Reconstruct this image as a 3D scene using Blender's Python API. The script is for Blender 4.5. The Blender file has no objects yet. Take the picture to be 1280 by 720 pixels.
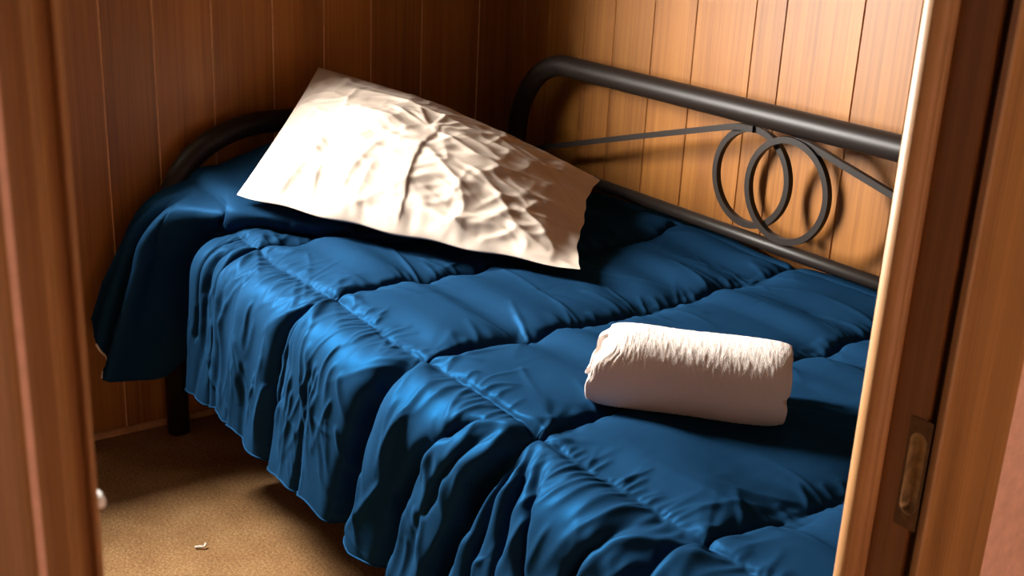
import bpy, bmesh, math, random
import numpy as np
from mathutils import Vector, Matrix

random.seed(7)
RNG = np.random.default_rng(11)
SC = bpy.context.scene
COL = SC.collection

# ------------------------------------------------------------------ camera, world, lights, exposure
CAM_POS = Vector((2.78, -1.97, 1.40))
R_ = Vector((0.576, 0.816, 0.046)); D_ = Vector((0.295, -0.155, -0.943)); F_ = Vector((-0.762, 0.557, -0.330))
F_.normalize(); R_ = (R_ - F_ * R_.dot(F_)).normalized(); D_ = F_.cross(R_)
cam = bpy.data.cameras.new('camera'); cam_ob = bpy.data.objects.new('camera', cam); COL.objects.link(cam_ob)
cam_ob.matrix_world = Matrix(((R_.x, -D_.x, -F_.x, CAM_POS.x), (R_.y, -D_.y, -F_.y, CAM_POS.y),
                              (R_.z, -D_.z, -F_.z, CAM_POS.z), (0, 0, 0, 1)))
cam.sensor_width = 36; cam.lens = 36 * 1464 / 1280; cam.clip_start = 0.02
cam.dof.use_dof = True; cam.dof.focus_distance = 2.15; cam.dof.aperture_fstop = 11
SC.camera = cam_ob

SC.view_settings.view_transform = 'Standard'; SC.view_settings.look = 'None'
SC.view_settings.gamma = 1; SC.view_settings.use_curve_mapping = False
SC.view_settings.exposure = 0.08
SC.cycles.diffuse_bounces = 3; SC.cycles.max_bounces = 6

WIN_Y0, WIN_Y1, WIN_Z0, WIN_Z1 = -1.74, -1.35, 1.04, 1.86
w = bpy.data.worlds.new('world'); SC.world = w; w.use_nodes = True
bg = w.node_tree.nodes['Background']; bg.inputs[0].default_value = (1.0, 0.97, 0.93, 1); bg.inputs[1].default_value = 400.0

# sky above the horizon, dim ground below it
_nt = w.node_tree; _tc = _nt.nodes.new('ShaderNodeTexCoord'); _sx = _nt.nodes.new('ShaderNodeSeparateXYZ'); _rp = _nt.nodes.new('ShaderNodeValToRGB')
_nt.links.new(_tc.outputs['Generated'], _sx.inputs[0]); _mr = _nt.nodes.new('ShaderNodeMapRange'); _mr.inputs[1].default_value = -1
_nt.links.new(_sx.outputs['Z'], _mr.inputs[0]); _nt.links.new(_mr.outputs[0], _rp.inputs[0])
_rp.color_ramp.elements[0].position = 0.49; _rp.color_ramp.elements[0].color = (0.10, 0.085, 0.06, 1)
_rp.color_ramp.elements[1].position = 0.52; _rp.color_ramp.elements[1].color = (1.0, 0.96, 0.90, 1)
_nt.links.new(_rp.outputs[0], bg.inputs[0])

def area(name, loc, rot, sx, sy, energy, color=(1, 1, 1), portal=False):
    l = bpy.data.lights.new(name, 'AREA'); l.shape = 'RECTANGLE'; l.size = sx; l.size_y = sy
    l.energy = energy; l.color = color
    o = bpy.data.objects.new(name, l); COL.objects.link(o); o.location = loc; o.rotation_euler = rot
    if portal: l.cycles.is_portal = True
    return o
area('window_portal', (-0.09, (WIN_Y0 + WIN_Y1) / 2, (WIN_Z0 + WIN_Z1) / 2), (0, -math.pi / 2, 0), WIN_Z1 - WIN_Z0, WIN_Y1 - WIN_Y0, 1, portal=True)
area('hall_fill', (2.95, -0.9, 2.05), (0, 0, 0), 0.3, 0.3, 7.0, (1.0, 0.80, 0.60))  # added fill for the hall side of the doorway, no lamp fixture there

# ------------------------------------------------------------------ materials
def mat(name):
    m = bpy.data.materials.new(name); m.use_nodes = True
    nt = m.node_tree; b = nt.nodes['Principled BSDF']
    return m, nt, b
def N(nt, t, **kw):
    n = nt.nodes.new(t)
    for k, v in kw.items():
        if k in n.inputs: n.inputs[k].default_value = v
        else: setattr(n, k, v)
    return n
def ramp(nt, stops):
    r = nt.nodes.new('ShaderNodeValToRGB'); e = r.color_ramp.elements
    while len(e) < len(stops): e.new(0.5)
    for i, (p, c) in enumerate(stops): e[i].position = p; e[i].color = (*c, 1)
    return r
def coords(nt, scale=(1, 1, 1), kind='Object'):
    tc = nt.nodes.new('ShaderNodeTexCoord'); mp = nt.nodes.new('ShaderNodeMapping')
    mp.inputs['Scale'].default_value = scale
    nt.links.new(tc.outputs[kind], mp.inputs['Vector']); return mp.outputs['Vector']

def wood(name, dark, mid, light, scale=(9, 9, 0.7), rough=0.42, tint=False, bump=0.05, spec=0.4):
    m, nt, b = mat(name); L = nt.links.new
    v = coords(nt, scale)
    if tint:      # every plank its own grain and tone
        at = nt.nodes.new('ShaderNodeAttribute'); at.attribute_name = 'plank'
        add = N(nt, 'ShaderNodeVectorMath', operation='MULTIPLY_ADD')
        add.inputs[1].default_value = (37, 11, 23); L(at.outputs['Fac'], add.inputs[0]); L(v, add.inputs[2])
        v = add.outputs[0]
    n1 = N(nt, 'ShaderNodeTexNoise', Scale=1.0, Detail=6, Roughness=0.6, Distortion=0.7); L(v, n1.inputs['Vector'])
    fine = N(nt, 'ShaderNodeMapping'); fine.inputs['Scale'].default_value = (14, 14, 1.2); L(v, fine.inputs['Vector'])
    n2 = N(nt, 'ShaderNodeTexNoise', Scale=1.0, Detail=4, Roughness=0.7); L(fine.outputs[0], n2.inputs['Vector'])
    mx = N(nt, 'ShaderNodeMix', data_type='FLOAT'); mx.inputs[0].default_value = 0.45
    L(n1.outputs['Fac'], mx.inputs[2]); L(n2.outputs['Fac'], mx.inputs[3])
    r = ramp(nt, [(0.34, dark), (0.50, mid), (0.66, light)]); L(mx.outputs[0], r.inputs[0])
    out = r.outputs[0]
    if tint:
        hs = N(nt, 'ShaderNodeHueSaturation'); mr = N(nt, 'ShaderNodeMapRange')
        mr.inputs['To Min'].default_value = 0.86; mr.inputs['To Max'].default_value = 1.12
        L(at.outputs['Fac'], mr.inputs['Value']); L(mr.outputs[0], hs.inputs['Value']); L(out, hs.inputs['Color'])
        out = hs.outputs[0]
    L(out, b.inputs['Base Color'])
    b.inputs['Roughness'].default_value = rough; b.inputs['Specular IOR Level'].default_value = spec
    bp = N(nt, 'ShaderNodeBump', Strength=bump, Distance=0.002); L(n2.outputs['Fac'], bp.inputs['Height']); L(bp.outputs[0], b.inputs['Normal'])
    return m

def plain(name, col, rough=0.5, metal=0.0, spec=0.5, nscale=60, var=0.12, bump=0.0, sheen=0.0):
    m, nt, b = mat(name); L = nt.links.new
    v = coords(nt)
    n = N(nt, 'ShaderNodeTexNoise', Scale=nscale, Detail=4, Roughness=0.6); L(v, n.inputs['Vector'])
    r = ramp(nt, [(0.3, [c * (1 - var) for c in col]), (0.7, [min(1, c * (1 + var)) for c in col])]); L(n.outputs['Fac'], r.inputs[0])
    L(r.outputs[0], b.inputs['Base Color'])
    b.inputs['Roughness'].default_value = rough; b.inputs['Metallic'].default_value = metal
    b.inputs['Specular IOR Level'].default_value = spec
    if sheen: b.inputs['Sheen Weight'].default_value = sheen; b.inputs['Sheen Roughness'].default_value = 0.4
    if bump:
        bp = N(nt, 'ShaderNodeBump', Strength=bump, Distance=0.003); L(n.outputs['Fac'], bp.inputs['Height']); L(bp.outputs[0], b.inputs['Normal'])
    return m

M = {}
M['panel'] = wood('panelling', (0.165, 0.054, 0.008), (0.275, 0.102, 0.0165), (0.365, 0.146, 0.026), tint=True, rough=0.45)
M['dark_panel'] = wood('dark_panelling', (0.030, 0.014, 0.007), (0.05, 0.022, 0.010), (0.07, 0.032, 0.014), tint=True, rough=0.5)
M['frame_wood'] = wood('door_frame_wood', (0.15, 0.070, 0.022), (0.27, 0.130, 0.042), (0.36, 0.185, 0.065), scale=(22, 22, 1.5), rough=0.4)
M['stop_wood'] = wood('door_stop_wood', (0.27, 0.125, 0.045), (0.40, 0.205, 0.082), (0.48, 0.26, 0.11), scale=(22, 22, 2.5), rough=0.45)
M['jamb_wood'] = wood('jamb_wood', (0.15, 0.062, 0.02), (0.22, 0.095, 0.031), (0.28, 0.125, 0.042), scale=(22, 22, 1.5), rough=0.5)
M['slot'] = plain('slot_wood', (0.05, 0.02, 0.01), rough=0.8)
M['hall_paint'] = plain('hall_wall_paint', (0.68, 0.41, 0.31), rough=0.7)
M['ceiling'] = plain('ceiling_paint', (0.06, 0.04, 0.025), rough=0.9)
M['metal'] = plain('dark_bronze_tube', (0.015, 0.010, 0.0075), rough=0.45, metal=0.0, spec=0.22, nscale=900, var=0.15, bump=0.03)
M['steel'] = plain('worn_steel', (0.40, 0.30, 0.16), rough=0.32, metal=0.55, nscale=90, var=0.35)
M['strike_plate'] = plain('dull_bronze', (0.12, 0.065, 0.03), rough=0.5, metal=0.6, nscale=90, var=0.3)
M['white_frame'] = plain('window_frame_white', (0.75, 0.72, 0.68), rough=0.5)
M['mattress'] = plain('mattress_ticking', (0.35, 0.32, 0.30), rough=0.9)

def carpet_mat():
    m, nt, b = mat('carpet'); L = nt.links.new
    v = coords(nt)
    n = N(nt, 'ShaderNodeTexNoise', Scale=170, Detail=5, Roughness=0.75); L(v, n.inputs['Vector'])
    n2 = N(nt, 'ShaderNodeTexNoise', Scale=9, Detail=3); L(v, n2.inputs['Vector'])
    mx = N(nt, 'ShaderNodeMix', data_type='FLOAT'); mx.inputs[0].default_value = 0.22
    L(n.outputs['Fac'], mx.inputs[2]); L(n2.outputs['Fac'], mx.inputs[3])
    r = ramp(nt, [(0.32, (0.12, 0.056, 0.020)), (0.5, (0.27, 0.145, 0.060)), (0.68, (0.46, 0.285, 0.14))]); L(mx.outputs[0], r.inputs[0])
    L(r.outputs[0], b.inputs['Base Color']); b.inputs['Roughness'].default_value = 0.95; b.inputs['Specular IOR Level'].default_value = 0.1
    bp = N(nt, 'ShaderNodeBump', Strength=0.9, Distance=0.006); L(n.outputs['Fac'], bp.inputs['Height']); L(bp.outputs[0], b.inputs['Normal'])
    return m
M['carpet'] = carpet_mat()

def fabric(name, col, rough, spec, sheen, nscale, bump, dist=0.0008, var=0.08):
    m, nt, b = mat(name); L = nt.links.new
    v = coords(nt)
    n = N(nt, 'ShaderNodeTexNoise', Scale=nscale, Detail=4, Roughness=0.6); L(v, n.inputs['Vector'])
    big = N(nt, 'ShaderNodeTexNoise', Scale=7, Detail=3); L(v, big.inputs['Vector'])
    r = ramp(nt, [(0.3, [c * (1 - var) for c in col]), (0.7, [min(1, c * (1 + var)) for c in col])]); L(big.outputs['Fac'], r.inputs[0])
    L(r.outputs[0], b.inputs['Base Color'])
    b.inputs['Roughness'].default_value = rough; b.inputs['Specular IOR Level'].default_value = spec
    b.inputs['Sheen Weight'].default_value = sheen; b.inputs['Sheen Roughness'].default_value = 0.35
    bp = N(nt, 'ShaderNodeBump', Strength=bump, Distance=dist); L(n.outputs['Fac'], bp.inputs['Height']); L(bp.outputs[0], b.inputs['Normal'])
    return m
M['quilt'] = fabric('navy_satin', (0.0068, 0.029, 0.068), 0.48, 0.0, 0.0, 260, 0.25)
M['quilt'].node_tree.nodes['Principled BSDF'].inputs['Specular Tint'].default_value = (0.28, 0.50, 0.80, 1)
M['quilt'].node_tree.nodes['Principled BSDF'].inputs['Metallic'].default_value = 0.18
M['lining'] = fabric('white_lining', (0.75, 0.68, 0.60), 0.8, 0.3, 0.1, 300, 0.2)
M['pillow'] = fabric('white_pillowcase', (0.47, 0.388, 0.318), 0.50, 0.4, 0.0, 300, 0.15, var=0.03)
M['towel'] = fabric('white_terry', (0.90, 0.78, 0.70), 0.95, 0.1, 0.5, 700, 0.9, 0.003, var=0.03)
M['scrap'] = plain('pale_scrap', (0.8, 0.72, 0.6), rough=0.5)

# ------------------------------------------------------------------ mesh helpers
def link(name, me, m, parent=None, smooth=True):
    o = bpy.data.objects.new(name, me); COL.objects.link(o)
    if m is not None: me.materials.append(m)
    if parent is not None: o.parent = parent
    if smooth: me.polygons.foreach_set('use_smooth', [True] * len(me.polygons))
    me.update(); return o
def from_bm(name, bm, m, parent=None, smooth=False):
    bmesh.ops.recalc_face_normals(bm, faces=bm.faces)
    me = bpy.data.meshes.new(name); bm.to_mesh(me); bm.free()
    return link(name, me, m, parent, smooth)
def empty(name, loc=(0, 0, 0)):
    o = bpy.data.objects.new(name, None); COL.objects.link(o); o.location = loc; o.empty_display_size = 0.05; return o
def tag(o, label=None, cat=None, group=None, kind=None):
    if label: o['label'] = label
    if cat: o['category'] = cat
    if group: o['group'] = group
    if kind: o['kind'] = kind
    return o
def box(bm, x0, x1, y0, y1, z0, z1):
    r = bmesh.ops.create_cube(bm, size=1)
    for v in r['verts']:
        v.co = Vector(((x0 + x1) / 2 + v.co.x * (x1 - x0), (y0 + y1) / 2 + v.co.y * (y1 - y0), (z0 + z1) / 2 + v.co.z * (z1 - z0)))
    return r['verts']
def bevel(bm, w, seg=3):
    bmesh.ops.bevel(bm, geom=list(bm.edges), offset=w, segments=seg, profile=0.5, affect='EDGES')
def extrude_profile(bm, pts, z0, z1):
    """closed profile in (x, y), standing from z0 to z1"""
    lo = [bm.verts.new((x, y, z0)) for x, y in pts]; hi = [bm.verts.new((x, y, z1)) for x, y in pts]
    n = len(pts)
    for i in range(n):
        j = (i + 1) % n; bm.faces.new((lo[i], lo[j], hi[j], hi[i]))
    bm.faces.new(lo[::-1]); bm.faces.new(hi)
def tube(bm, path, r, seg=20, closed=False, section=None):
    """sweep a circle (or a given closed 2-D section) along a polyline with parallel transport"""
    P = [Vector(p) for p in path]; n = len(P)
    T = []
    for i in range(n):
        a = P[(i - 1) % n] if (closed or i > 0) else P[i]; b = P[(i + 1) % n] if (closed or i < n - 1) else P[i]
        T.append((b - a).normalized())
    up = Vector((0, 1, 0)) if abs(T[0].y) < 0.9 else Vector((1, 0, 0))
    u = (up - T[0] * up.dot(T[0])).normalized()
    if section is None: section = [(r * math.cos(2 * math.pi * k / seg), r * math.sin(2 * math.pi * k / seg)) for k in range(seg)]
    rings = []
    for i in range(n):
        u = (u - T[i] * u.dot(T[i])).normalized(); v = T[i].cross(u)
        rings.append([bm.verts.new(P[i] + u * a + v * b) for a, b in section])
    m = len(section)
    for i in range(n if closed else n - 1):
        A, B = rings[i], rings[(i + 1) % n]
        for k in range(m): bm.faces.new((A[k], A[(k + 1) % m], B[(k + 1) % m], B[k]))
    if not closed:
        bm.faces.new(rings[0][::-1]); bm.faces.new(rings[-1])

def grid_mesh(name, P, m, parent=None, wrap_u=False):
    nu, nv = P.shape[:2]
    idx = np.arange(nu * nv).reshape(nu, nv)
    if wrap_u: idx = np.vstack([idx, idx[:1]])
    q = np.stack([idx[:-1, :-1], idx[1:, :-1], idx[1:, 1:], idx[:-1, 1:]], -1).reshape(-1, 4)
    me = bpy.data.meshes.new(name)
    me.vertices.add(nu * nv); me.vertices.foreach_set('co', P.reshape(-1).astype(np.float32))
    me.loops.add(q.size); me.loops.foreach_set('vertex_index', q.reshape(-1).astype(np.int32))
    me.polygons.add(len(q)); me.polygons.foreach_set('loop_start', np.arange(0, q.size, 4, dtype=np.int32))
    me.update(calc_edges=True)
    return link(name, me, m, parent, True)

# ------------------------------------------------------------------ noise and cloth helpers
def vnoise(shape, cells, seed):
    """smooth value noise on a grid"""
    r = np.random.default_rng(seed); a, b = int(max(2, cells[0])) + 3, int(max(2, cells[1])) + 3
    G = r.standard_normal((a, b))
    x = np.linspace(0, cells[0], shape[0]); y = np.linspace(0, cells[1], shape[1])
    def cub(t): return t * t * (3 - 2 * t)
    i = np.floor(x).astype(int); j = np.floor(y).astype(int); fx = cub(x - i)[:, None]; fy = cub(y - j)[None, :]
    i = np.clip(i, 0, a - 2); j = np.clip(j, 0, b - 2)
    g = lambda di, dj: G[np.ix_(i + di, j + dj)]
    return (g(0, 0) * (1 - fx) + g(1, 0) * fx) * (1 - fy) + (g(0, 1) * (1 - fx) + g(1, 1) * fx) * fy
def smooth(a, k):
    for _ in range(k):
        p = np.pad(a, [(1, 1), (1, 1)] + [(0, 0)] * (a.ndim - 2), mode='edge')
        a = (p[:-2, 1:-1] + p[2:, 1:-1] + p[1:-1, :-2] + p[1:-1, 2:] + 4 * a) / 8
    return a
def normals(P):
    du = np.gradient(P, axis=0); dv = np.gradient(P, axis=1)
    n = np.cross(du, dv); return n / (np.linalg.norm(n, axis=2, keepdims=True) + 1e-12)
def pairs(di, dj):
    """slices of the grid edges (di, dj), in two independent colours"""
    def sl(o): return slice(o, None)
    return di, dj
def solve(P, di, dj, rest, k, comp=1.0):
    """one Jacobi-coloured pass over all edges (i, j)-(i+di, j+dj)"""
    nu, nv = P.shape[:2]
    j0, j1 = (0, nv - dj) if dj >= 0 else (-dj, nv)
    A = P[0:nu - di, j0:j1]; B = P[di:nu, j0 + dj:j1 + dj]
    ax = 0 if di else 1; st = di if di else dj
    n = A.shape[ax]
    for c in range(2):
        sel = (np.arange(n) // st) % 2 == c
        s = (sel, slice(None)) if ax == 0 else (slice(None), sel)
        a = A[s]; b = B[s]; d = b - a; l = np.sqrt((d * d).sum(2)) + 1e-9
        e = (l - rest[s]) / l
        e = np.where(e < 0, e * comp, e) * (0.5 * k)
        d *= e[..., None]
        A[s] = a + d; B[s] = b - d
def rest_of(B, di, dj):
    nu, nv = B.shape[:2]
    j0, j1 = (0, nv - dj) if dj >= 0 else (-dj, nv)
    return np.linalg.norm(B[di:nu, j0 + dj:j1 + dj] - B[0:nu - di, j0:j1], axis=2)
EDGES = [(1, 0, 1.0), (0, 1, 1.0), (1, 1, 0.6), (1, -1, 0.6)]

# ------------------------------------------------------------------ the room
ROOM_Y = -2.42; ROOM_X = 2.137; HALL_X = 2.22; CEIL = 2.12
def plank_wall(name, along, grooves, lo, hi, spans):
    """wall of vertical planks; 'along' maps (a, depth) to x, y; spans are (a0, a1, z0, z1); a V groove at each joint"""
    bm = bmesh.new(); lay = bm.faces.layers.float.new('plank')
    gw, gd = 0.0022, 0.003
    for a0, a1, z0, z1 in spans:
        g = sorted(x for x in grooves if a0 + 0.004 < x < a1 - 0.004)
        prof = [(a0, 0)]
        for x in g: prof += [(x - gw, 0), (x, gd), (x + gw, 0)]
        prof += [(a1, 0)]
        lo_v = [bm.verts.new((*along(a, d), z0)) for a, d in prof]; hi_v = [bm.verts.new((*along(a, d), z1)) for a, d in prof]
        k = 0; tone = random.random()
        for i in range(len(prof) - 1):
            f = bm.faces.new((lo_v[i], lo_v[i + 1], hi_v[i + 1], hi_v[i])); f[lay] = tone
            if i % 3 == 1: tone = random.random()
    # back of the wall
    bo = [along(a, 0.06) for a in (lo, hi)]
    vs = [bm.verts.new((*bo[0], 0)), bm.verts.new((*bo[1], 0)), bm.verts.new((*bo[1], CEIL)), bm.verts.new((*bo[0], CEIL))]
    return bm, vs
random.seed(21)
bm, vs = plank_wall('wall_right', lambda a, d: (a, d), [0.082, 0.196, 0.350, 0.470, 0.616, 0.761, 0.945, 1.032, 1.235, 1.369, 1.52, 1.70, 1.84, 2.0], -0.06, 2.3,
                    [(0.0, ROOM_X, 0.0, CEIL)])
bm.faces.new(vs)
tag(from_bm('wall_right', bm, M['panel']), kind='structure')
yg = [-0.098, -0.285, -0.441, -0.579, -0.721, -0.881, -1.025, -1.150, -1.252, -1.40, -1.55, -1.70, -1.86, -2.0, -2.15, -2.3]
bm, vs = plank_wall('wall_back', lambda a, d: (-d, a), yg, ROOM_Y, 0.06,
                    [(WIN_Y1, 0.0, 0, CEIL), (WIN_Y0, WIN_Y1, 0, WIN_Z0), (WIN_Y0, WIN_Y1, WIN_Z1, CEIL), (ROOM_Y, WIN_Y0, 0, CEIL)])
for v in vs: bm.verts.remove(v)
# the window reveal and the outer skin round it
for (ya, yb, za, zb) in [(WIN_Y1, 0.06, 0, CEIL), (WIN_Y0, WIN_Y1, 0, WIN_Z0), (WIN_Y0, WIN_Y1, WIN_Z1, CEIL), (ROOM_Y - 0.06, WIN_Y0, 0, CEIL)]:
    box(bm, -0.08, -0.005, ya, yb, za, zb)
me = bpy.data.meshes.new('wall_back'); bm.to_mesh(me); bm.free()
wb = tag(link('wall_back', me, M['panel'], None, False), kind='structure')
M['groove'] = plain('groove_edge', (0.62, 0.34, 0.17), rough=0.6); me.materials.append(M['groove'])
for p_ in me.polygons:
    if 0.0005 < abs(p_.normal.y) < 0.95 and p_.center.x > -0.004: p_.material_index = 1
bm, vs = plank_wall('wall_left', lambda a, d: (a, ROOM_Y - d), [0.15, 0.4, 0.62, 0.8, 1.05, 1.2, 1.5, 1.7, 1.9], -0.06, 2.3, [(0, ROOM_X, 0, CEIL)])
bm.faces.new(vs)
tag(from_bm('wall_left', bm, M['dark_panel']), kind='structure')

YR, YL = -1.060, -1.826          # the doorway's two sides
bm = bmesh.new()
box(bm, ROOM_X, HALL_X - 0.004, YR + 0.02, 0.7, 0, CEIL); box(bm, ROOM_X, HALL_X - 0.004, -3.0, YL - 0.02, 0, CEIL); box(bm, ROOM_X, HALL_X - 0.004, YL - 0.02, YR + 0.02, 1.95, CEIL)
wfront = tag(from_bm('wall_front', bm, M['hall_paint']), kind='structure')
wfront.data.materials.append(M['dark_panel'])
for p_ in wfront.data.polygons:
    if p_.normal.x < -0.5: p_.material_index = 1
bm = bmesh.new(); box(bm, HALL_X, 3.5, 0.7, 0.76, 0, CEIL); tag(from_bm('wall_hall_right', bm, M['hall_paint']), kind='structure')
bm = bmesh.new(); box(bm, HALL_X, 3.5, -3.06, -3.0, 0, CEIL); tag(from_bm('wall_hall_left', bm, M['hall_paint']), kind='structure')
bm = bmesh.new(); box(bm, 3.5, 3.56, -3.06, 0.76, 0, CEIL); tag(from_bm('wall_hall_back', bm, M['hall_paint']), kind='structure')
bm = bmesh.new(); box(bm, -0.08, 3.56, -3.06, 0.76, -0.06, 0.0); tag(from_bm('floor', bm, M['carpet']), kind='structure')
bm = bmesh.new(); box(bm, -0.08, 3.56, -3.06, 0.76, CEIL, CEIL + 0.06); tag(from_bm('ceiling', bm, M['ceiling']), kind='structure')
bm = bmesh.new(); extrude = [(0.0, 0.0), (0.0, 0.016), (0.006, 0.014), (0.010, 0.008), (0.011, 0.0)]
lo = [bm.verts.new((x, ROOM_Y, z)) for x, z in extrude]; hi = [bm.verts.new((x, 0, z)) for x, z in extrude]
for i in range(5): bm.faces.new((lo[i], lo[(i + 1) % 5], hi[(i + 1) % 5], hi[i]))
bm.faces.new(lo); bm.faces.new(hi)
tag(from_bm('baseboard_back', bm, M['stop_wood']), kind='structure')

bm = bmesh.new(); box(bm, -0.33, -0.08, -3.0, 0.8, 2.06, 2.1); tag(from_bm('sky_baffle', bm, M['ceiling']), kind='structure')  # unseen slab added outside to block the high sky above the window
# window: frame, meeting rail, panes
wf = tag(empty('window_1', (0, (WIN_Y0 + WIN_Y1) / 2, WIN_Z0)), kind='structure')
def rel(o, root):
    o.matrix_parent_inverse = Matrix.Translation(-root.location); return o
bm = bmesh.new()
for b in [(-0.07, -0.03, WIN_Y0, WIN_Y0 + 0.025, WIN_Z0, WIN_Z1), (-0.07, -0.03, WIN_Y1 - 0.025, WIN_Y1, WIN_Z0, WIN_Z1),
          (-0.07, -0.03, WIN_Y0, WIN_Y1, WIN_Z0, WIN_Z0 + 0.025), (-0.07, -0.03, WIN_Y0, WIN_Y1, WIN_Z1 - 0.025, WIN_Z1)]: box(bm, *b)
rel(from_bm('window_frame', bm, M['white_frame'], wf), wf)
gm, nt, b_ = mat('window_glass')
tr = nt.nodes.new('ShaderNodeBsdfTransparent'); gl = nt.nodes.new('ShaderNodeBsdfGlossy'); gl.inputs['Roughness'].default_value = 0.02
mxs = nt.nodes.new('ShaderNodeMixShader'); mxs.inputs[0].default_value = 0.06
nt.links.new(tr.outputs[0], mxs.inputs[1]); nt.links.new(gl.outputs[0], mxs.inputs[2]); nt.links.new(mxs.outputs[0], nt.nodes['Material Output'].inputs[0])
bm = bmesh.new(); box(bm, -0.052, -0.048, WIN_Y0 + 0.02, WIN_Y1 - 0.02, WIN_Z0 + 0.02, WIN_Z1 - 0.02)
rel(from_bm('pane', bm, gm, wf), wf)

# ------------------------------------------------------------------ doorway
dr = tag(empty('door_1', (HALL_X, (YR + YL) / 2, 0)), kind='structure')
DZ = 1.95
def arcpts(cx, cy, r, a0, a1, n=8):
    return [(cx + r * math.cos(math.radians(a0 + (a1 - a0) * k / n)), cy + r * math.sin(math.radians(a0 + (a1 - a0) * k / n))) for k in range(n + 1)]
# right jamb board (its reveal faces the opening), with a dark slot beside the casing
bm = bmesh.new(); SX0, SX1, SZ0, SZ1 = 2.1885, 2.2115, 0.823, 0.937
box(bm, 2.145, SX0, YR, YR + 0.02, 0, DZ); box(bm, SX0, 2.204, YR, YR + 0.02, 0, SZ0); box(bm, SX0, 2.204, YR, YR + 0.02, SZ1, DZ)
rel(from_bm('jamb', bm, M['jamb_wood'], dr), dr)
bm = bmesh.new(); box(bm, 2.204, HALL_X - 0.002, YR + 0.010, YR + 0.02, 0, DZ); rel(from_bm('slot', bm, M['slot'], dr), dr)
# rounded stop on the right
bm = bmesh.new()
extrude_profile(bm, [(2.139, YR + 0.02), (2.1385, YR + 0.006)] + arcpts(2.1490, YR - 0.0030, 0.0150, 165, 335, 18) + [(2.1640, YR - 0.0082), (2.1655, YR - 0.0072), (2.1655, YR + 0.001), (2.1655, YR + 0.02)], 0, DZ)
rel(from_bm('door_stop', bm, M['stop_wood'], dr, True), dr)
# casings on the hall side
bm = bmesh.new()
extrude_profile(bm, [(HALL_X - 0.006, YR + 0.001)] + arcpts(HALL_X + 0.001, YR + 0.004, 0.003, 180, 90, 3)[::-1][:0] + [(HALL_X + 0.0005, YR + 0.001), (HALL_X + 0.002, YR + 0.003), (HALL_X + 0.002, -0.944), (HALL_X - 0.001, -0.9405), (HALL_X - 0.006, -0.939)], 0, DZ)
rel(from_bm('casing', bm, M['frame_wood'], dr), dr)
bm = bmesh.new()
yl = -1.8215
prof = [(2.137, yl - 0.03), (2.137, yl - 0.002)] + arcpts(2.143, yl - 0.006, 0.006, 180, 90, 4) + [(HALL_X - 0.0045, yl)] + arcpts(HALL_X - 0.0025, yl - 0.0022, 0.0022, 90, -90, 6) + [(HALL_X - 0.006, yl - 0.0055), (HALL_X - 0.007, yl - 0.008), (HALL_X - 0.0055, yl - 0.011), (HALL_X - 0.002, yl - 0.0135), (HALL_X - 0.0008, yl - 0.017)]
prof += [(HALL_X - 0.003, yl - 0.024)] + [(HALL_X - 0.004, yl - 0.0285), (HALL_X - 0.010, yl - 0.0295), (HALL_X - 0.010, yl - 0.031), (HALL_X - 0.003, yl - 0.0325), (HALL_X + 0.001, yl - 0.036),
         (HALL_X + 0.002, yl - 0.040), (HALL_X + 0.002, yl - 0.13), (2.20, yl - 0.13)]
extrude_profile(bm, prof, 0, DZ)
rel(from_bm('casing', bm, M['frame_wood'], dr), dr)
bm = bmesh.new(); box(bm, 2.112, HALL_X + 0.002, YL - 0.14, -0.94, DZ, DZ + 0.09); rel(from_bm('head_casing', bm, M['frame_wood'], dr), dr)
# strike plate with its oval cup
def strike():
    root = tag(empty('strike_plate', (2.200, YR, 0.88)), 'worn steel plate with an oval cup let into the right door jamb', 'strike plate')
    bm = bmesh.new()
    W, H = 0.0125, 0.058
    outer = [(-W, -H), (W, -H), (W, H), (-W, H)]
    n = 40; r = 0.0092; hl = 0.043 - r
    ov = []
    for k in range(n):
        a = 2 * math.pi * k / n; cx, cz = math.cos(a) * r, math.sin(a) * r
        ov.append((cx, cz + (hl if math.sin(a) > 1e-6 else -hl)))
    # rim sheet as a ring of quads from the oval to the rectangle outline
    def onrect(x, z):
        s = max(abs(x) / W, abs(z) / H); return (x / s, z / s)
    fr = [bm.verts.new((x, -0.0008, z)) for x, z in [onrect(*p) for p in ov]]
    oi = [bm.verts.new((x, -0.0008, z)) for x, z in ov]
    for k in range(n): bm.faces.new((fr[k], fr[(k + 1) % n], oi[(k + 1) % n], oi[k]))
    pl = from_bm('plate', bm, M['strike_plate'], root)
    bm = bmesh.new(); rings = []
    for s, dpt in [(1.0, -0.0008), (1.0, -0.0012), (0.96, -0.0006), (0.9, 0.001), (0.75, 0.0055), (0.5, 0.009), (0.2, 0.0105)]:
        rings.append([bm.verts.new((x * s, dpt, z * (1 - (1 - s) * 0.35))) for x, z in ov])
    for a, b in zip(rings, rings[1:]):
        for k in range(n): bm.faces.new((a[k], a[(k + 1) % n], b[(k + 1) % n], b[k]))
    bm.faces.new(rings[-1])
    from_bm('cup', bm, M['steel'], root, True)
    return root
strike()
bm = bmesh.new(); box(bm, 2.196, 2.208, yl - 0.002, yl + 0.0068, 1.0695, 1.0762); bevel(bm, 0.0018, 2)  # small pale bevelled block on the left casing's edge
tag(from_bm('casing_nub', bm, M['white_frame'], None, True), 'tiny pale nub on the edge of the left door casing', 'catch')

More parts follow.
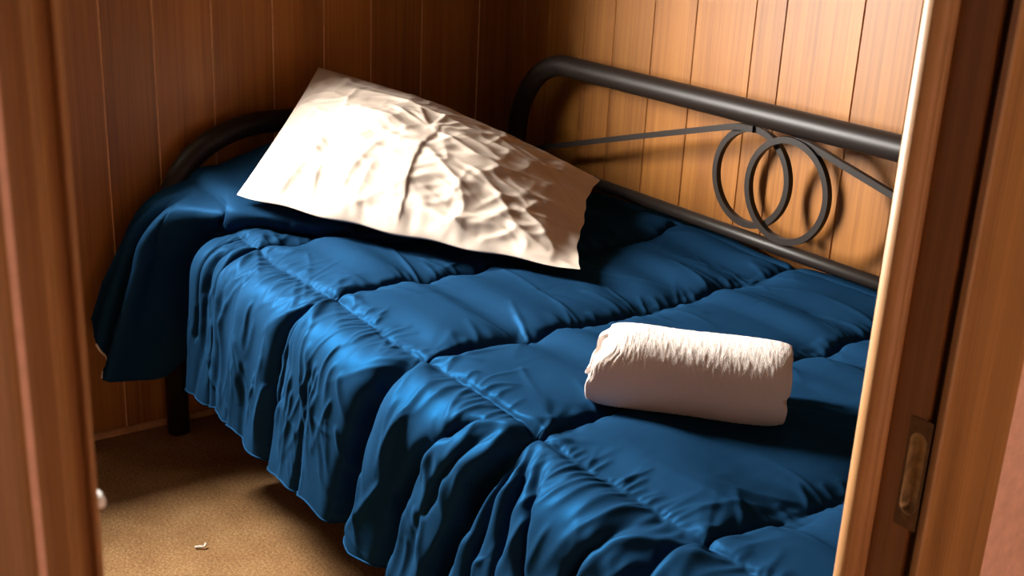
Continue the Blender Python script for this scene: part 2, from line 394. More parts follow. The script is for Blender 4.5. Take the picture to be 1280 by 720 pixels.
# ------------------------------------------------------------------ bed
bed = tag(empty('daybed', (1.12, -0.57, 0)), 'dark bronze tubular metal daybed with interlocking rings in its back rail', 'bed')
def bedpart(name, bm, smooth=True, m=None): return rel(from_bm(name, bm, m or M['metal'], bed, smooth), bed)
def superarc(c, r, s0, s1, n=14, p=2.0):
    """quarter from (s0 side) to top"""
    out = []
    for k in range(n + 1):
        a = math.pi / 2 * k / n; out.append((c[0] + s0 * r[0] * math.cos(a) ** (2 / p), c[1] + r[1] * math.sin(a) ** (2 / p)))
    return out
# head end arch, in the plane x = 0.062
arch = [(-1.035, 0.0), (-1.035, 0.3), (-1.035, 0.55)] + superarc((-0.765, 0.575), (0.27, 0.22), -1, 1) + [(-0.58, 0.795)] + superarc((-0.37, 0.575), (0.25, 0.22), 1, 1)[::-1] + [(-0.12, 0.55), (-0.12, 0.3), (-0.12, 0.0)]
bm = bmesh.new(); tube(bm, [(0.062, y, z) for y, z in arch], 0.028, 24); bedpart('head_arch', bm)
for zz in (0.30,):
    bm = bmesh.new(); tube(bm, [(0.062, -1.035, zz), (0.062, -0.12, zz)], 0.014, 14); bedpart('head_crossbar', bm)
# back rail hoop, in the plane y = -0.095
XL, XR, YB = 0.203, 2.045, -0.095
hoop = [(XL, 0.0), (XL, 0.3), (XL, 0.72)] + superarc((XL + 0.20, 0.735), (0.20, 0.216), -1, 1) + [(0.8, 0.951), (1.12, 0.951), (1.5, 0.951)] + superarc((XR - 0.20, 0.735), (0.20, 0.216), 1, 1)[::-1] + [(XR, 0.72), (XR, 0.3), (XR, 0.0)]
bm = bmesh.new(); tube(bm, [(x, YB, z) for x, z in hoop], 0.0265, 24); bedpart('back_hoop', bm)
bm = bmesh.new(); tube(bm, [(XL, YB, 0.678), (XR, YB, 0.680)], 0.0145, 16); bedpart('back_lower_rail', bm)
sq = [(-0.0068, -0.0068), (0.0068, -0.0068), (0.0068, 0.0068), (-0.0068, 0.0068)]
def ring(cx, cz, y, r):
    bm = bmesh.new(); tube(bm, [(cx + r * math.cos(2 * math.pi * k / 112), y, cz + r * math.sin(2 * math.pi * k / 112)) for k in range(112)], 0, closed=True, section=sq)
    bmesh.ops.bevel(bm, geom=[e for e in bm.edges if len(e.link_faces) == 2 and e.calc_face_angle(0) > 1.0], offset=0.0009, segments=1, affect='EDGES')
    return bedpart('scroll_ring', bm, False)
ring(1.0665, 0.810, YB + 0.007, 0.1055); ring(1.1815, 0.8075, YB - 0.007, 0.1075)
for pts in ([(XL + 0.02, 0.695), (0.345, 0.729), (0.70, 0.828), (0.99, 0.907), (1.025, 0.9145), (1.066, 0.9165)], [(1.1815, 0.9165), (1.222, 0.9130), (1.26, 0.9045), (1.44, 0.860), (1.70, 0.789), (XR - 0.02, 0.695)]):
    bm = bmesh.new(); tube(bm, [(x, YB, z) for x, z in pts], 0, section=[(a * 0.9, b) for a, b in sq]); bedpart('scroll_bar', bm, False)
# base: side rails, slats, front foot
for y in (-1.02, -0.14):
    bm = bmesh.new(); box(bm, 0.07, 2.05, y - 0.015, y + 0.015, 0.27, 0.31); bedpart('side_rail', bm, False)
for k in range(9):
    x = 0.18 + k * 0.22; bm = bmesh.new(); box(bm, x - 0.025, x + 0.025, -1.02, -0.14, 0.31, 0.322); bedpart('slat', bm, False)
for x, y in ((2.045, -1.02),):
    bm = bmesh.new(); tube(bm, [(x, y, 0), (x, y, 0.31)], 0.028, 20); bedpart('leg', bm)

bm = bmesh.new(); box(bm, 0.12, 2.03, -0.88, -0.13, 0.322, 0.555); bevel(bm, 0.04, 4)
tag(from_bm('mattress', bm, M['mattress'], None, True), 'mattress under the navy quilt on the daybed', 'mattress')

# ------------------------------------------------------------------ the quilt
SEAMS = [0.49, 0.85, 1.20, 1.525, 1.885]         # cross seams (x)
DU = 0.0036
def quilt():
    # cross-section from the wall over the edge to the hem
    sec = [(-0.034, 0.590), (-0.040, 0.618), (-0.060, 0.636), (-0.10, 0.634), (-0.16, 0.622), (-0.3, 0.612), (-0.6, 0.606), (-0.9, 0.603), (-0.985, 0.600)]
    cy, cz, r = -1.000, 0.520, 0.080
    sec += [(cy - r * math.sin(a), cz + r * math.cos(a)) for a in np.linspace(0.0, math.pi / 2, 9)]
    sec += [(-1.086, 0.45), (-1.094, 0.36), (-1.106, 0.262)]
    sec = np.array(sec); al = np.concatenate([[0], np.cumsum(np.linalg.norm(np.diff(sec, axis=0), axis=1))])
    vL1 = np.interp(0.985, -sec[:9, 0], al[:9]); vL2 = np.interp(0.075, -sec[:9, 0], al[:9])
    vbend = al[9]; vend = al[-1]
    nv = int(vend / DU) + 1; V = np.linspace(0, vend, nv)
    U = np.arange(0.088, 2.06, DU); nu = len(U)
    # move nearest rows and columns on to the seams
    jL1 = int(np.argmin(abs(V - vL1))); jL2 = int(np.argmin(abs(V - vL2)))
    iS = [int(np.argmin(abs(U - s))) for s in SEAMS]
    y = np.interp(V, al, sec[:, 0]); z = np.interp(V, al, sec[:, 1])
    ys = y.copy(); zs = z.copy()
    for _ in range(14):
        ys[1:-1] = (ys[:-2] + 2 * ys[1:-1] + ys[2:]) / 4; zs[1:-1] = (zs[:-2] + 2 * zs[1:-1] + zs[2:]) / 4
    X = np.repeat(U[:, None], nv, 1); Y = np.repeat(ys[None], nu, 0); Z = np.repeat(zs[None], nu, 0)
    drop = np.clip((V - vbend) / (vend - vbend), 0, 1)[None]            # 0 on top, 1 at the hem
    # the panels lean towards the head as they hang
    skew = np.interp(U, [0.1, 0.4, 0.5, 0.85, 1.2, 1.5, 2.06], [0, 0, -0.02, -0.065, -0.11, -0.13, -0.12])[:, None]
    X = X + skew * drop ** 0.9
    wob = 0.012 * np.sin(9 * U + 1.0)[:, None] * np.sin(V * 7)[None]
    X = X + wob * (U[:, None] > 0.4)
    nrm = np.zeros((nu, nv, 3)); ty = np.gradient(ys); tz = np.gradient(zs); ln = np.hypot(ty, tz)
    nrm[..., 1] = (tz / ln)[None]; nrm[..., 2] = (-ty / ln)[None]        # outwards
    Bs = np.stack([X, Y, Z], -1)
    # pinned seams and the height of the puff between them
    ds = U[:, None] - np.array([U[i] for i in iS])[None]
    du_ = np.min(np.abs(ds), 1)[:, None]
    dl1 = np.abs(V - V[jL1])[None]; dl2 = np.abs(V - V[jL2])[None]
    d = np.minimum(np.minimum(du_, dl1 + 0.014), dl2 + 0.004)
    isdrape = (V > vL1)[None]
    A = np.where(isdrape, 0.016, 0.029)
    target = A * (1 - np.exp(-d / 0.034)) - 0.004
    L_u, L_v = U[-1] - U[0], V[-1]
    def ns(lu, lv, sd): return vnoise((nu, nv), (L_u / lu, L_v / lv), sd)
    def ridge(lu, lv, sd, shear=0.0):
        """sharp-crested folds about lu by lv metres, leaning by shear"""
        n = vnoise((nu, nv), (L_u / lu, L_v / lv), sd)
        if shear:
            k = (shear * V / DU).astype(int); n = np.stack([np.roll(n[:, j], k[j]) for j in range(nv)], 1)
        r = 1 - np.minimum(np.abs(n) * 1.6, 1); return r * r
    fade = np.clip(d / 0.02, 0, 1)
    top = 1 / (1 + np.exp((V - vL1 - 0.03) / 0.02))[None]
    # wrinkles: single creases, most of them running out from the stitches
    wr = top * fade * 0.0070 * ns(0.26, 0.060, 65) + (1 - top) * fade * 0.0060 * ns(0.07, 0.30, 69)
    g_ = np.random.default_rng(5)
    def stroke(u0, v0, ang, ln, wd, amp, bend=0.0):
        """a crease from (u0, v0) metres along angle ang, tapering off over ln"""
        nonlocal wr
        ca, sa = math.cos(ang), math.sin(ang); R = ln + 3 * wd
        i0, i1 = np.searchsorted(U, [u0 - R, u0 + R]); j0, j1 = np.searchsorted(V, [v0 - R, v0 + R])
        if i1 - i0 < 2 or j1 - j0 < 2: return
        du = U[i0:i1, None] - u0; dv = V[None, j0:j1] - v0
        p = du * ca + dv * sa; q = -du * sa + dv * ca
        t = np.clip(p / ln, 0, 1); q = q - bend * ln * t * t
        w_ = wd * (0.6 + 0.9 * t)
        env = np.where((p > -wd) & (p < ln), np.clip((p + wd) / (2 * wd), 0, 1) * (1 - t) ** 0.7, 0)
        wr[i0:i1, j0:j1] += amp * env * np.exp(-np.abs(q / w_) ** 1.5) * (1 - 0.0 * t)
    H = math.pi / 2
    N_ = lambda m, sd: g_.normal(m, sd)
    u_ = 0.36
    while u_ < 2.05:            # the long stitch line: gathers to both sides
        stroke(u_, V[jL1] + 0.003, H + N_(-0.25, 0.35), 0.05 + g_.exponential(0.06), g_.uniform(0.0035, 0.007), N_(0.0048, 0.0018), N_(0, 0.15))
        stroke(u_ + 0.006, V[jL1] - 0.003, -H + N_(0.3, 0.4), 0.02 + g_.exponential(0.035), g_.uniform(0.0035, 0.006), N_(0.0042, 0.0015), N_(0, 0.15))
        u_ += g_.uniform(0.009, 0.017)
    for i in iS:                # the cross stitch lines
        v_ = 0.1
        while v_ < V[jL1]:
            stroke(U[i] - 0.004, v_, math.pi + N_(0, 0.3), 0.03 + g_.exponential(0.05), g_.uniform(0.004, 0.008), N_(0.0042, 0.002), N_(0, 0.1))
            stroke(U[i] + 0.004, v_ + 0.006, N_(0, 0.3), 0.02 + g_.exponential(0.04), g_.uniform(0.004, 0.007), N_(0.0030, 0.0015), N_(0, 0.1))
            v_ += g_.uniform(0.014, 0.028)
        for k in range(16):     # fans at the crossings
            stroke(U[i], V[jL1], H + g_.uniform(-1.2, 1.2), g_.uniform(0.06, 0.20), g_.uniform(0.005, 0.010), g_.uniform(0.004, 0.010), N_(0, 0.2))
            stroke(U[i], V[jL1], -H + g_.uniform(-1.3, 1.3), g_.uniform(0.04, 0.12), g_.uniform(0.004, 0.007), g_.uniform(0.003, 0.006), N_(0, 0.2))
    for k in range(130):        # the side: down and aslant
        stroke(g_.uniform(0.36, 2.0), g_.uniform(V[jL1] + 0.06, V[-1] - 0.12), H + N_(-0.15, 0.35), g_.uniform(0.08, 0.26), g_.uniform(0.005, 0.012), g_.uniform(0.003, 0.009), N_(0, 0.15))
    for k in range(50):
        stroke(g_.uniform(0.36, 2.0), g_.uniform(V[jL1] + 0.2, V[-1] - 0.02), N_(0.9, 0.3), g_.uniform(0.06, 0.18), g_.uniform(0.005, 0.008), g_.uniform(0.002, 0.005), N_(0, 0.2))
    for k in range(90):         # the top: loose creases
        stroke(g_.uniform(0.36, 2.0), g_.uniform(0.12, V[jL1] - 0.05), g_.uniform(-0.9, 0.9) + (H if k % 4 == 0 else 0), g_.uniform(0.05, 0.22), g_.uniform(0.004, 0.010), g_.uniform(-0.004, 0.005), N_(0, 0.25))
    target = target + wr * np.clip(d / 0.006, 0.25, 1)
    # folds: (points (x, drop), half width, depth)
    off = np.zeros((nu, nv))
    def fold(pts, sig, depth, side=1.0):
        nonlocal off
        p = np.array(pts); xc = np.interp(drop[0], p[:, 1], p[:, 0]); dp = np.interp(drop[0], p[:, 1], p[:, 2] if p.shape[1] > 2 else np.ones(len(p)))
        q = X - xc[None]
        s = np.where(q < 0, sig * side, sig)
        off -= depth * dp[None] * np.exp(-(q / s) ** 2) * (V > vL1 - 0.01)[None]
    fold([(0.845, 0.0, 0.2), (0.82, 0.2, 0.8), (0.795, 0.5, 1), (0.782, 1, 1)], 0.012, 0.035, 1.4)
    fold([(1.195, 0.0, 0.2), (1.165, 0.2, 1), (1.12, 0.6, 1), (1.09, 1, 1)], 0.023, 0.080, 0.8)
    fold([(1.515, 0.0, 0.25), (1.49, 0.25, 1), (1.44, 0.6, 1), (1.39, 1, 1)], 0.021, 0.075, 0.9)
    fold([(1.47, 0.0, 0.0), (1.40, 0.12, 0.5), (1.34, 0.35, 1), (1.29, 0.6, 1), (1.25, 1, 0.9)], 0.019, 0.052, 1.0)
    fold([(1.495, 0.0, 0.0), (1.45, 0.15, 0.7), (1.40, 0.4, 1), (1.36, 0.6, 0.3), (1.34, 1, 0.1)], 0.011, 0.020, 1.0)
    fold([(1.535, 0.0, 0.1), (1.535, 0.2, 0.9), (1.52, 0.5, 1), (1.50, 1, 1)], 0.012, 0.034, 1.0)
    fold([(1.55, 0.0, 0.1), (1.575, 0.2, 0.9), (1.58, 0.5, 1), (1.57, 1, 1)], 0.012, 0.032, 1.0)
    fold([(1.57, 0.0, 0.1), (1.63, 0.25, 0.8), (1.655, 0.6, 1), (1.65, 1, 1)], 0.014, 0.030, 1.0)
    fold([(1.88, 0.0, 0.2), (1.82, 0.3, 1), (1.75, 1, 1)], 0.020, 0.050, 1.0)
    fold([(1.80, 0.0, 0.1), (1.74, 0.3, 1), (1.70, 1, 1)], 0.014, 0.026, 1.0)
    fold([(0.46, 0.0, 0.2), (0.43, 0.15, 1.0), (0.42, 0.35, 0.6), (0.415, 1, 0.3)], 0.012, 0.020, 1.0)
    fold([(0.54, 0.0, 0.0), (0.52, 0.3, 0.7), (0.515, 1, 1)], 0.010, 0.008, 1.0)
    fold([(0.61, 0.0, 0.0), (0.60, 0.3, 0.6), (0.59, 1, 1)], 0.012, 0.009, 1.0)
    fold([(0.70, 0.0, 0.0), (0.68, 0.3, 0.4), (0.665, 1, 1)], 0.012, 0.006, 1.0)
    fold([(0.99, 0.0, 0.0), (0.96, 0.3, 0.2), (0.93, 1, 0.9)], 0.02, 0.016, 1.0)
    Bs = Bs + nrm * off[..., None]
    # the hem waves and its corner lifts
    zhem = 0.006 * np.sin(U * 13)[:, None] + 0.004 * np.sin(U * 47 + 1)[:, None]
    Bs[..., 2] += zhem * drop ** 4
    # head end: raised over what lies beneath, swung out over the corner, with a deep crease behind it
    xs = U[:, None]
    slant = np.clip((Y + 0.99) * 1.05, 0, 0.40)
    head = 1 / (1 + np.exp(np.clip((xs - slant - 0.272 + 0.075 * np.clip(drop * 1.3, 0, 1)) / 0.008, -50, 50)))
    # top part
    topw = (1 - np.clip(drop * 3, 0, 1))
    bump = 0.062 * head * np.exp(-(np.maximum(Y + 1.0, 0) / 0.30) ** 2) + 0.115 * np.exp(-((xs - 0.06) / 0.15) ** 2) * np.exp(-((Bs[..., 1] + 0.62) / 0.26) ** 2)
    bump -= 0.030 * np.exp(-((xs - slant - 0.308) / 0.022) ** 2) * np.exp(-(np.maximum(Y + 1.0, 0) / 0.25) ** 2)
    Bs[..., 2] += bump * topw
    # a fold standing out down the middle of the corner
    rid = 0.040 * np.exp(-((xs - 0.200 + 0.045 * drop) / 0.014) ** 2) - 0.022 * np.exp(-((xs - 0.165 + 0.03 * drop) / 0.014) ** 2) + 0.018 * np.exp(-((xs - 0.125) / 0.016) ** 2)
    Bs[..., 1] -= rid * np.clip(drop * 4, 0, 1) * head; Bs[..., 0] += 0.7 * rid * np.clip(drop * 3, 0, 1) * head
    # the folded edge overhangs the crease
    Bs[..., 0] += (0.075 * np.exp(-((xs - slant - 0.260) / 0.016) ** 2) - 0.050 * np.exp(-((xs - slant - 0.294) / 0.016) ** 2)) * topw * np.exp(-(np.maximum(Y + 1.0, 0) / 0.25) ** 2)
    # side part
    swing = np.interp(drop[0], [0, 0.12, 0.35, 0.7, 1], [0.0, 0.035, 0.075, 0.115, 0.125])[None]
    tip = np.interp(U, [0.088, 0.13, 0.20, 0.262], [1.0, 0.95, 0.55, 0.1])[:, None]
    Bs[..., 1] -= swing * tip * head
    crease = np.exp(-((xs - 0.300 + 0.040 * drop) / (0.034 + 0.040 * drop)) ** 4) * np.clip(drop * 4, 0, 1)
    Bs[..., 1] += 0.20 * crease
    Bs[..., 0] -= 0.06 * np.exp(-((xs - 0.24) / 0.04) ** 2) * np.clip(drop * 1.5, 0, 1)
    lift = np.interp(U, [0.088, 0.115, 0.15, 0.185, 0.22, 0.32, 0.345], [0.10, 0.05, -0.03, -0.05, 0.16, 0.16, 0])[:, None]
    Bs[..., 2] += lift * drop
    # ---- relax it as slack cloth between the stitched seams
    Nn = normals(Bs)
    sgn = np.sign((Nn * nrm).sum(2).mean()); Nn = Nn * sgn
    Nn = smooth(Nn, 6); Nn /= np.linalg.norm(Nn, axis=2, keepdims=True)
    near1 = np.exp(-dl1 / 0.05)
    slack = 1.028 + 0.030 * near1 + 0.0 * du_
    slack_v = 1.024 + 0.020 * np.exp(-du_ / 0.05) + 0.0 * dl1
    amp = 0.0015
    seed = vnoise((nu, nv), (nu / 3.5, nv / 14), 3) * 0.7 + vnoise((nu, nv), (nu / 9, nv / 9), 4) + vnoise((nu, nv), (nu / 16, nv / 5), 5) * 0.5
    P = Bs + Nn * (target + amp * seed)[..., None]
    pin = np.zeros((nu, nv), bool); pin[iS] = True; pin[:, jL1] = True; pin[:, jL2] = True
    lvl = np.full((nu, nv), -0.004); lvl[:, jL1] = np.minimum(target[:, jL1], 0.010)
    pinpos = Bs + Nn * (lvl + 0.0022 * vnoise((nu, nv), (nu / 4, nv / 4), 9))[..., None]
    E = []
    for di, dj, k in EDGES:
        rr = rest_of(Bs, di, dj); j0 = 0 if dj >= 0 else -dj
        su = np.broadcast_to(slack, (nu, nv))[0:nu - di, j0:j0 + rr.shape[1]]; sv = np.broadcast_to(slack_v, (nu, nv))[0:nu - di, j0:j0 + rr.shape[1]]
        f = su if (di and not dj) else sv if (dj and not di) else (su + sv) / 2
        E.append((di, dj, rr * f, k))
    for di, dj in ((3, 0), (0, 3)):
        E.append((di, dj, rest_of(Bs, di, dj) * 1.01, 0.03))
    vel = np.zeros_like(P)
    for it in range(24):
        h = ((P - Bs) * Nn).sum(2)
        old = P.copy()
        P += vel * 0.86
        P += Nn * ((target - h) * 0.18)[..., None]
        for di, dj, rr, k in E: solve(P, di, dj, rr, k)
        h = ((P - Bs) * Nn).sum(2)
        lowlim = np.minimum(target * 0.2 - 0.006, -0.004)
        P += Nn * (np.maximum(lowlim - h, 0) - np.maximum(h - target - 0.016, 0))[..., None]
        P[pin] = pinpos[pin]
        vel = np.clip(P - old, -0.003, 0.003)
    return P, U, V, jL1, iS
QP, QU, QV, QJ, QI = quilt()
quilt_ob = grid_mesh('quilt', QP, M['quilt'])
tag(quilt_ob, 'navy blue satin quilt with puffed squares spread over the daybed', 'quilt')
sd = quilt_ob.modifiers.new('subdivision', 'SUBSURF'); sd.levels = 1; sd.render_levels = 1
# bound hem
bm = bmesh.new(); hem = [Vector(QP[i, -1]) for i in range(0, len(QU), 2)]
tube(bm, hem, 0.0022, 6); from_bm('hem_binding', bm, M['quilt'], quilt_ob, True)

bm = bmesh.new(); tube(bm, [Vector(QP[i, -1]) + Vector((0.002, -0.002, -0.003)) for i in range(8, 18, 1)], 0.0028, 6)
lin = from_bm('lining', bm, M['lining'], quilt_ob, True); lin['label'] = 'white lining showing along the hem of the hanging corner'

# ------------------------------------------------------------------ the pillow
def pillow():
    n, m = 201, 131
    W, H = 0.82, 0.50
    s = np.linspace(0, 1, n)[:, None]; t = np.linspace(0, 1, m)[None]
    # outline between the four corners where the pillow lies
    BL, BR, RR, TL = [np.array(p) for p in ((0.355, -0.978, 0.700), (1.050, -0.535, 0.660), (0.670, -0.180, 0.722), (0.105, -0.648, 0.932))]
    ex = (BR - BL) / np.linalg.norm(BR - BL); nn = np.cross(BR - BL, TL - BL); nn /= np.linalg.norm(nn); ey = np.cross(nn, ex)
    S, T = s + 0 * t, t + 0 * s
    base = BL * ((1 - S) * (1 - T))[..., None] + BR * (S * (1 - T))[..., None] + RR * (S * T)[..., None] + TL * ((1 - S) * T)[..., None]
    be = lambda q: 4 * q * (1 - q)
    right = 0.022 * be(T) + 0.006 * np.sin(T * 9.0 + 0.4) * be(T) + 0.0015 * np.sin(T * 37)
    base = base - ex * (right * S ** 3)[..., None] + ex * (0.008 * be(T) * (1 - S) ** 3)[..., None]
    base = base + ey * ((0.030 * be(S) * T ** 3) - (0.012 * be(S) + 0.003 * np.sin(S * 29)) * (1 - T) ** 3)[..., None]
    dome = (np.sin(np.pi * S) ** 0.75) * (np.sin(np.pi * T) ** 0.75)
    flat = np.clip((1 - S) / 0.10, 0, 1); flat = flat * flat * (3 - 2 * flat)      # empty end of the case at the right
    hT = 0.122 * dome * (0.35 + 0.65 * flat) ; hB = -0.060 * dome * (0.35 + 0.65 * flat)
    def ns(l1, l2, sd, ang=0.0):
        a, c = np.cos(ang), np.sin(ang); X = S * W; Y = T * H
        p = (X * a + Y * c) / l1; q = (-X * c + Y * a) / l2
        r = np.random.default_rng(sd); G = r.standard_normal((64, 64))
        p = p - p.min(); q = q - q.min(); i = np.floor(p).astype(int); j = np.floor(q).astype(int)
        f = p - i; g = q - j; f = f * f * (3 - 2 * f); g = g * g * (3 - 2 * g)
        w_ = lambda x, y: G[x % 64, y % 64]
        return (w_(i, j) * (1 - f) + w_(i + 1, j) * f) * (1 - g) + (w_(i, j + 1) * (1 - f) + w_(i + 1, j + 1) * f) * g
    def ridge(l1, l2, sd, ang):
        warp = 0.35 * ns(0.10, 0.10, sd + 100)
        r = 1 - np.minimum(np.abs(ns(l1, l2, sd, ang) + warp * 0.5) * 1.5, 1); return r * r
    env = np.clip(np.minimum(np.minimum(S * W, (1 - S) * W), np.minimum(T * H, (1 - T) * H)) / 0.03, 0, 1)
    rgt = 1 / (1 + np.exp(-(S - 0.45) / 0.06))
    wr = 0.006 * ns(0.22, 0.12, 5, 0.5) + 0.011 * (ridge(0.30, 0.10, 6, 0.50) - 0.3) * (0.25 + 0.75 * rgt) + 0.007 * (ridge(0.34, 0.13, 7, -0.30) - 0.3) + 0.005 * (ridge(0.16, 0.09, 8, 0.9) - 0.3) * rgt
    wr = wr + 0.0035 * (ridge(0.12, 0.045, 14, 0.45) - 0.3) * rgt + 0.0025 * (ridge(0.10, 0.04, 15, -0.2) - 0.3) + 0.003 * (ridge(0.09, 0.06, 16, 1.5) - 0.3) * (1 - T)
    # gathers along the seams
    eb = np.minimum(T, 1 - T) * H
    wr = wr + 0.004 * ns(0.022, 0.10, 11) * np.exp(-eb / 0.05)
    g_ = np.random.default_rng(8)
    def stroke(x0, y0, ang, ln, wd, amp, bend):
        nonlocal wr
        ca, sa = math.cos(ang), math.sin(ang); dx = S * W - x0; dy = T * H - y0
        p = dx * ca + dy * sa; t_ = np.clip(p / ln, 0, 1); q_ = -dx * sa + dy * ca - bend * ln * t_ * (1 - t_)
        wr = wr + amp * np.sin(np.pi * t_) ** 0.8 * np.exp(-np.abs(q_ / wd) ** 1.4)
    for k in range(46):          # right half: long creases towards the open end
        stroke(g_.uniform(0.38, 0.74), g_.uniform(0.02, 0.40), g_.normal(0.35, 0.45), g_.uniform(0.07, 0.24), g_.uniform(0.005, 0.012), g_.uniform(0.002, 0.0075), g_.normal(0, 0.3))
    for k in range(34):          # left half
        stroke(g_.uniform(0.03, 0.40), g_.uniform(0.02, 0.36), g_.normal(0.2, 0.6), g_.uniform(0.07, 0.22), g_.uniform(0.006, 0.012), g_.uniform(0.002, 0.006), g_.normal(0, 0.3))
    for x0, y0, an, ln, wd, am in ((0.03, 0.02, 0.75, 0.24, 0.022, 0.014), (0.10, 0.01, 1.0, 0.17, 0.018, 0.012), (0.17, 0.01, 1.25, 0.13, 0.016, 0.010), (0.02, 0.10, 0.35, 0.30, 0.020, 0.012), (0.06, 0.22, 0.1, 0.30, 0.025, 0.010), (0.24, 0.01, 1.1, 0.20, 0.014, 0.008), (0.15, 0.30, -0.25, 0.28, 0.020, 0.010), (0.30, 0.02, 1.3, 0.12, 0.012, 0.007)):
        stroke(x0, y0, an, ln, wd, am, 0.1)
    for a_ in (0.5, 0.95, 1.4, 2.2, -0.3, 2.7):   # a star round the pinch
        stroke(0.43, 0.27, a_, g_.uniform(0.09, 0.16), 0.007, 0.006, 0.1)
    hT = hT + wr * env
    # the sharp fold from the middle of the pillow to its near edge
    line = 0.500 + 0.075 * T + 0.006 * np.sin(T * 14)
    q = (S - line) * W
    a = 0.0055 * np.clip(1 - np.abs(T - 0.30) / 0.33, 0, 1) ** 0.5 * np.clip(T / 0.06, 0, 1)
    hT = hT + np.where(q < 0, a * np.exp(q / 0.045), -0.25 * a * np.exp(-q / 0.03))
    hB = hB - 0.004 * ns(0.1, 0.1, 12) * env
    PT = base + nn * hT[..., None]; PB = base + nn * hB[..., None]
    # let the slack case settle
    edge = np.zeros((n, m), bool); edge[0] = edge[-1] = True; edge[:, 0] = edge[:, -1] = True
    E = [(di, dj, rest_of(smooth(PT, 8), di, dj) * 1.03, k) for di, dj, k in EDGES]
    P0 = PT.copy()
    for it in range(12):
        PT += (P0 - PT) * 0.12
        for di, dj, rr, k in E: solve(PT, di, dj, rr, k * 0.7, 0.6)
        PT[edge] = P0[edge]
    return smooth(PT, 1), PB
PT, PB = pillow()
PB[0] = PT[0]; PB[-1] = PT[-1]; PB[:, 0] = PT[:, 0]; PB[:, -1] = PT[:, -1]
# one closed skin: top sheet and bottom sheet joined along the seam
def two_sheet(name, T, Bt, m):
    n, k = T.shape[:2]
    idT = np.arange(n * k).reshape(n, k); idB = idT + n * k
    e = np.zeros((n, k), bool); e[0] = e[-1] = True; e[:, 0] = e[:, -1] = True
    idB = np.where(e, idT, idB)
    def quads(a): return np.stack([a[:-1, :-1], a[1:, :-1], a[1:, 1:], a[:-1, 1:]], -1).reshape(-1, 4)
    q = np.vstack([quads(idT), quads(idB)[:, ::-1]])
    co = np.vstack([T.reshape(-1, 3), Bt.reshape(-1, 3)])
    used = np.unique(q); remap = -np.ones(len(co), int); remap[used] = np.arange(len(used)); q = remap[q]; co = co[used]
    me = bpy.data.meshes.new(name); me.vertices.add(len(co)); me.vertices.foreach_set('co', co.reshape(-1).astype(np.float32))
    me.loops.add(q.size); me.loops.foreach_set('vertex_index', q.reshape(-1).astype(np.int32))
    me.polygons.add(len(q)); me.polygons.foreach_set('loop_start', np.arange(0, q.size, 4, dtype=np.int32)); me.update(calc_edges=True)
    return link(name, me, m)
pil = two_sheet('pillow', PT, PB, M['pillow'])
tag(pil, 'white pillow in a creased pillowcase leaning at the head of the bed', 'pillow')
sd = pil.modifiers.new('subdivision', 'SUBSURF'); sd.levels = 1; sd.render_levels = 1

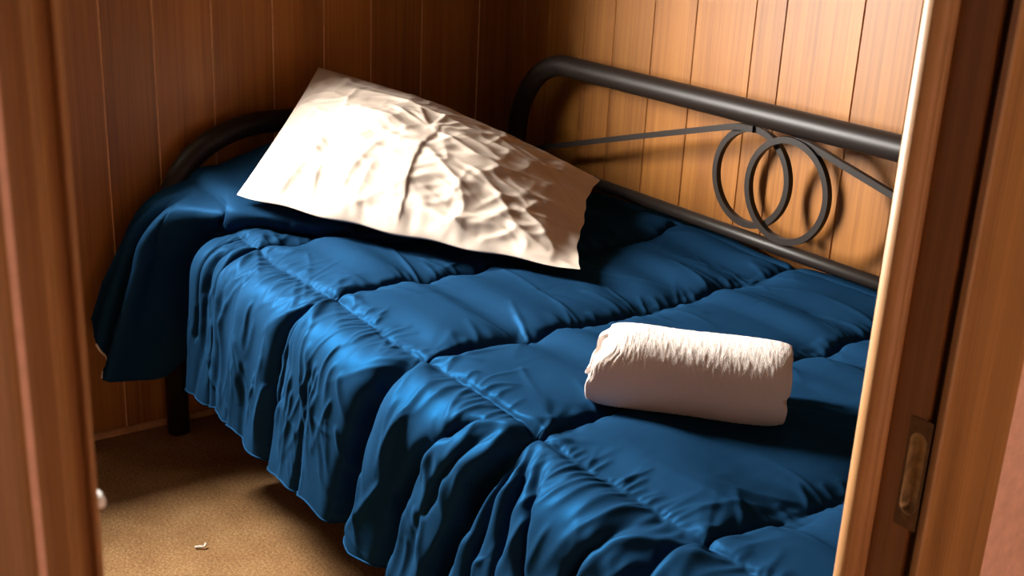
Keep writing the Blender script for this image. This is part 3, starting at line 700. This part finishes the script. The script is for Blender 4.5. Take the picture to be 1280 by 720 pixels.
# ------------------------------------------------------------------ the rolled towel
def towel():
    c0 = np.array([1.458, -0.842]); c1 = np.array([1.686, -0.632]); ax = (c1 - c0) / np.linalg.norm(c1 - c0); L = np.linalg.norm(c1 - c0) * 1.0
    pr = np.array([-ax[1], ax[0]])
    # outer outline: rounded, a little flattened below; the loose end is tucked at the back
    turns, na = 2.6, 240
    ph = np.linspace(0, turns * 2 * math.pi, na)
    rad = np.interp(ph, [0, turns * 2 * math.pi], [0.20, 1.0])
    a_, b_ = 0.077, 0.069
    sup = lambda c: np.sign(c) * np.abs(c) ** 0.88
    ang = ph + 2.6
    px = sup(np.cos(ang)) * a_ * rad; pz = sup(np.sin(ang)) * b_ * rad
    # thickness: out along the spiral and back again
    tx = np.gradient(px); tz = np.gradient(pz); ln = np.hypot(tx, tz); nx, nz = tz / ln, -tx / ln
    th = 0.0085
    ring_x = np.concatenate([px + nx * th, (px - nx * th)[::-1]]); ring_z = np.concatenate([pz + nz * th, (pz - nz * th)[::-1]])
    ns = 170; s = np.linspace(-0.5, 0.5, ns)
    k = len(ring_x); P = np.zeros((k, ns, 3))
    layer = np.concatenate([ph, ph[::-1]]) / (2 * math.pi)
    endj0 = 0.006 * np.sin(layer * 4.1 + 1.0); endj1 = 0.006 * np.sin(layer * 3.3 + 2.2)
    nse = vnoise((k, ns), (24, 4), 51); nfi = vnoise((k, ns), (k / 2, ns / 1.3), 52)
    r = np.hypot(ring_x, ring_z) + 1e-6
    ends = 1 - 0.10 * np.abs(s * 2) ** 10
    for j, sv in enumerate(s):
        lj = sv * (L + (endj1 if sv > 0 else endj0) * 2)
        g = (1 + 0.014 * nse[:, j] + 0.0045 * nfi[:, j]) * ends[j]
        ox = ring_x * g; oz = np.maximum(ring_z * g, -0.062)
        if sv < 0: lj = lj + (0.024 / (1 + np.exp(-(oz - 0.030) / 0.005)) + 0.010 / (1 + np.exp(-(oz + 0.01) / 0.004))) * np.clip((-sv - 0.2) / 0.3, 0, 1)
        else: lj = lj - (0.006 / (1 + np.exp(-(oz - 0.035) / 0.004)) + 0.010 * np.exp(-((oz + 0.008) / 0.007) ** 2)) * np.clip((sv - 0.35) / 0.15, 0, 1)
        P[:, j, 0] = (c0[0] + c1[0]) / 2 + ax[0] * lj + pr[0] * ox
        P[:, j, 1] = (c0[1] + c1[1]) / 2 + ax[1] * lj + pr[1] * ox
        P[:, j, 2] = 0.684 + oz
    return P
TP = towel()
tow = grid_mesh('towel', TP, M['towel'], wrap_u=True)
# close the spiral's end faces
me = tow.data; bm = bmesh.new(); bm.from_mesh(me); bm.verts.ensure_lookup_table()
k, ns = TP.shape[:2]; half = k // 2
for col in (0, ns - 1):
    for i in range(half - 1):
        a, b2, c, d2 = i * ns + col, (i + 1) * ns + col, (k - 2 - i) * ns + col, (k - 1 - i) * ns + col
        bm.faces.new([bm.verts[x] for x in (a, b2, c, d2)])
bmesh.ops.recalc_face_normals(bm, faces=bm.faces)
for f_ in bm.faces: f_.smooth = True
bm.to_mesh(me); bm.free()
tag(tow, 'rolled white terry towel lying on the blue quilt', 'towel')

# ------------------------------------------------------------------ a scrap on the carpet
bm = bmesh.new(); tube(bm, [(0.620, -1.205, 0.004), (0.626, -1.196, 0.006), (0.631, -1.189, 0.005), (0.626, -1.183, 0.010)], 0.0026, 8)
tag(from_bm('scrap', bm, M['scrap'], None, True), 'tiny bent pale scrap lying on the tan carpet', 'scrap')
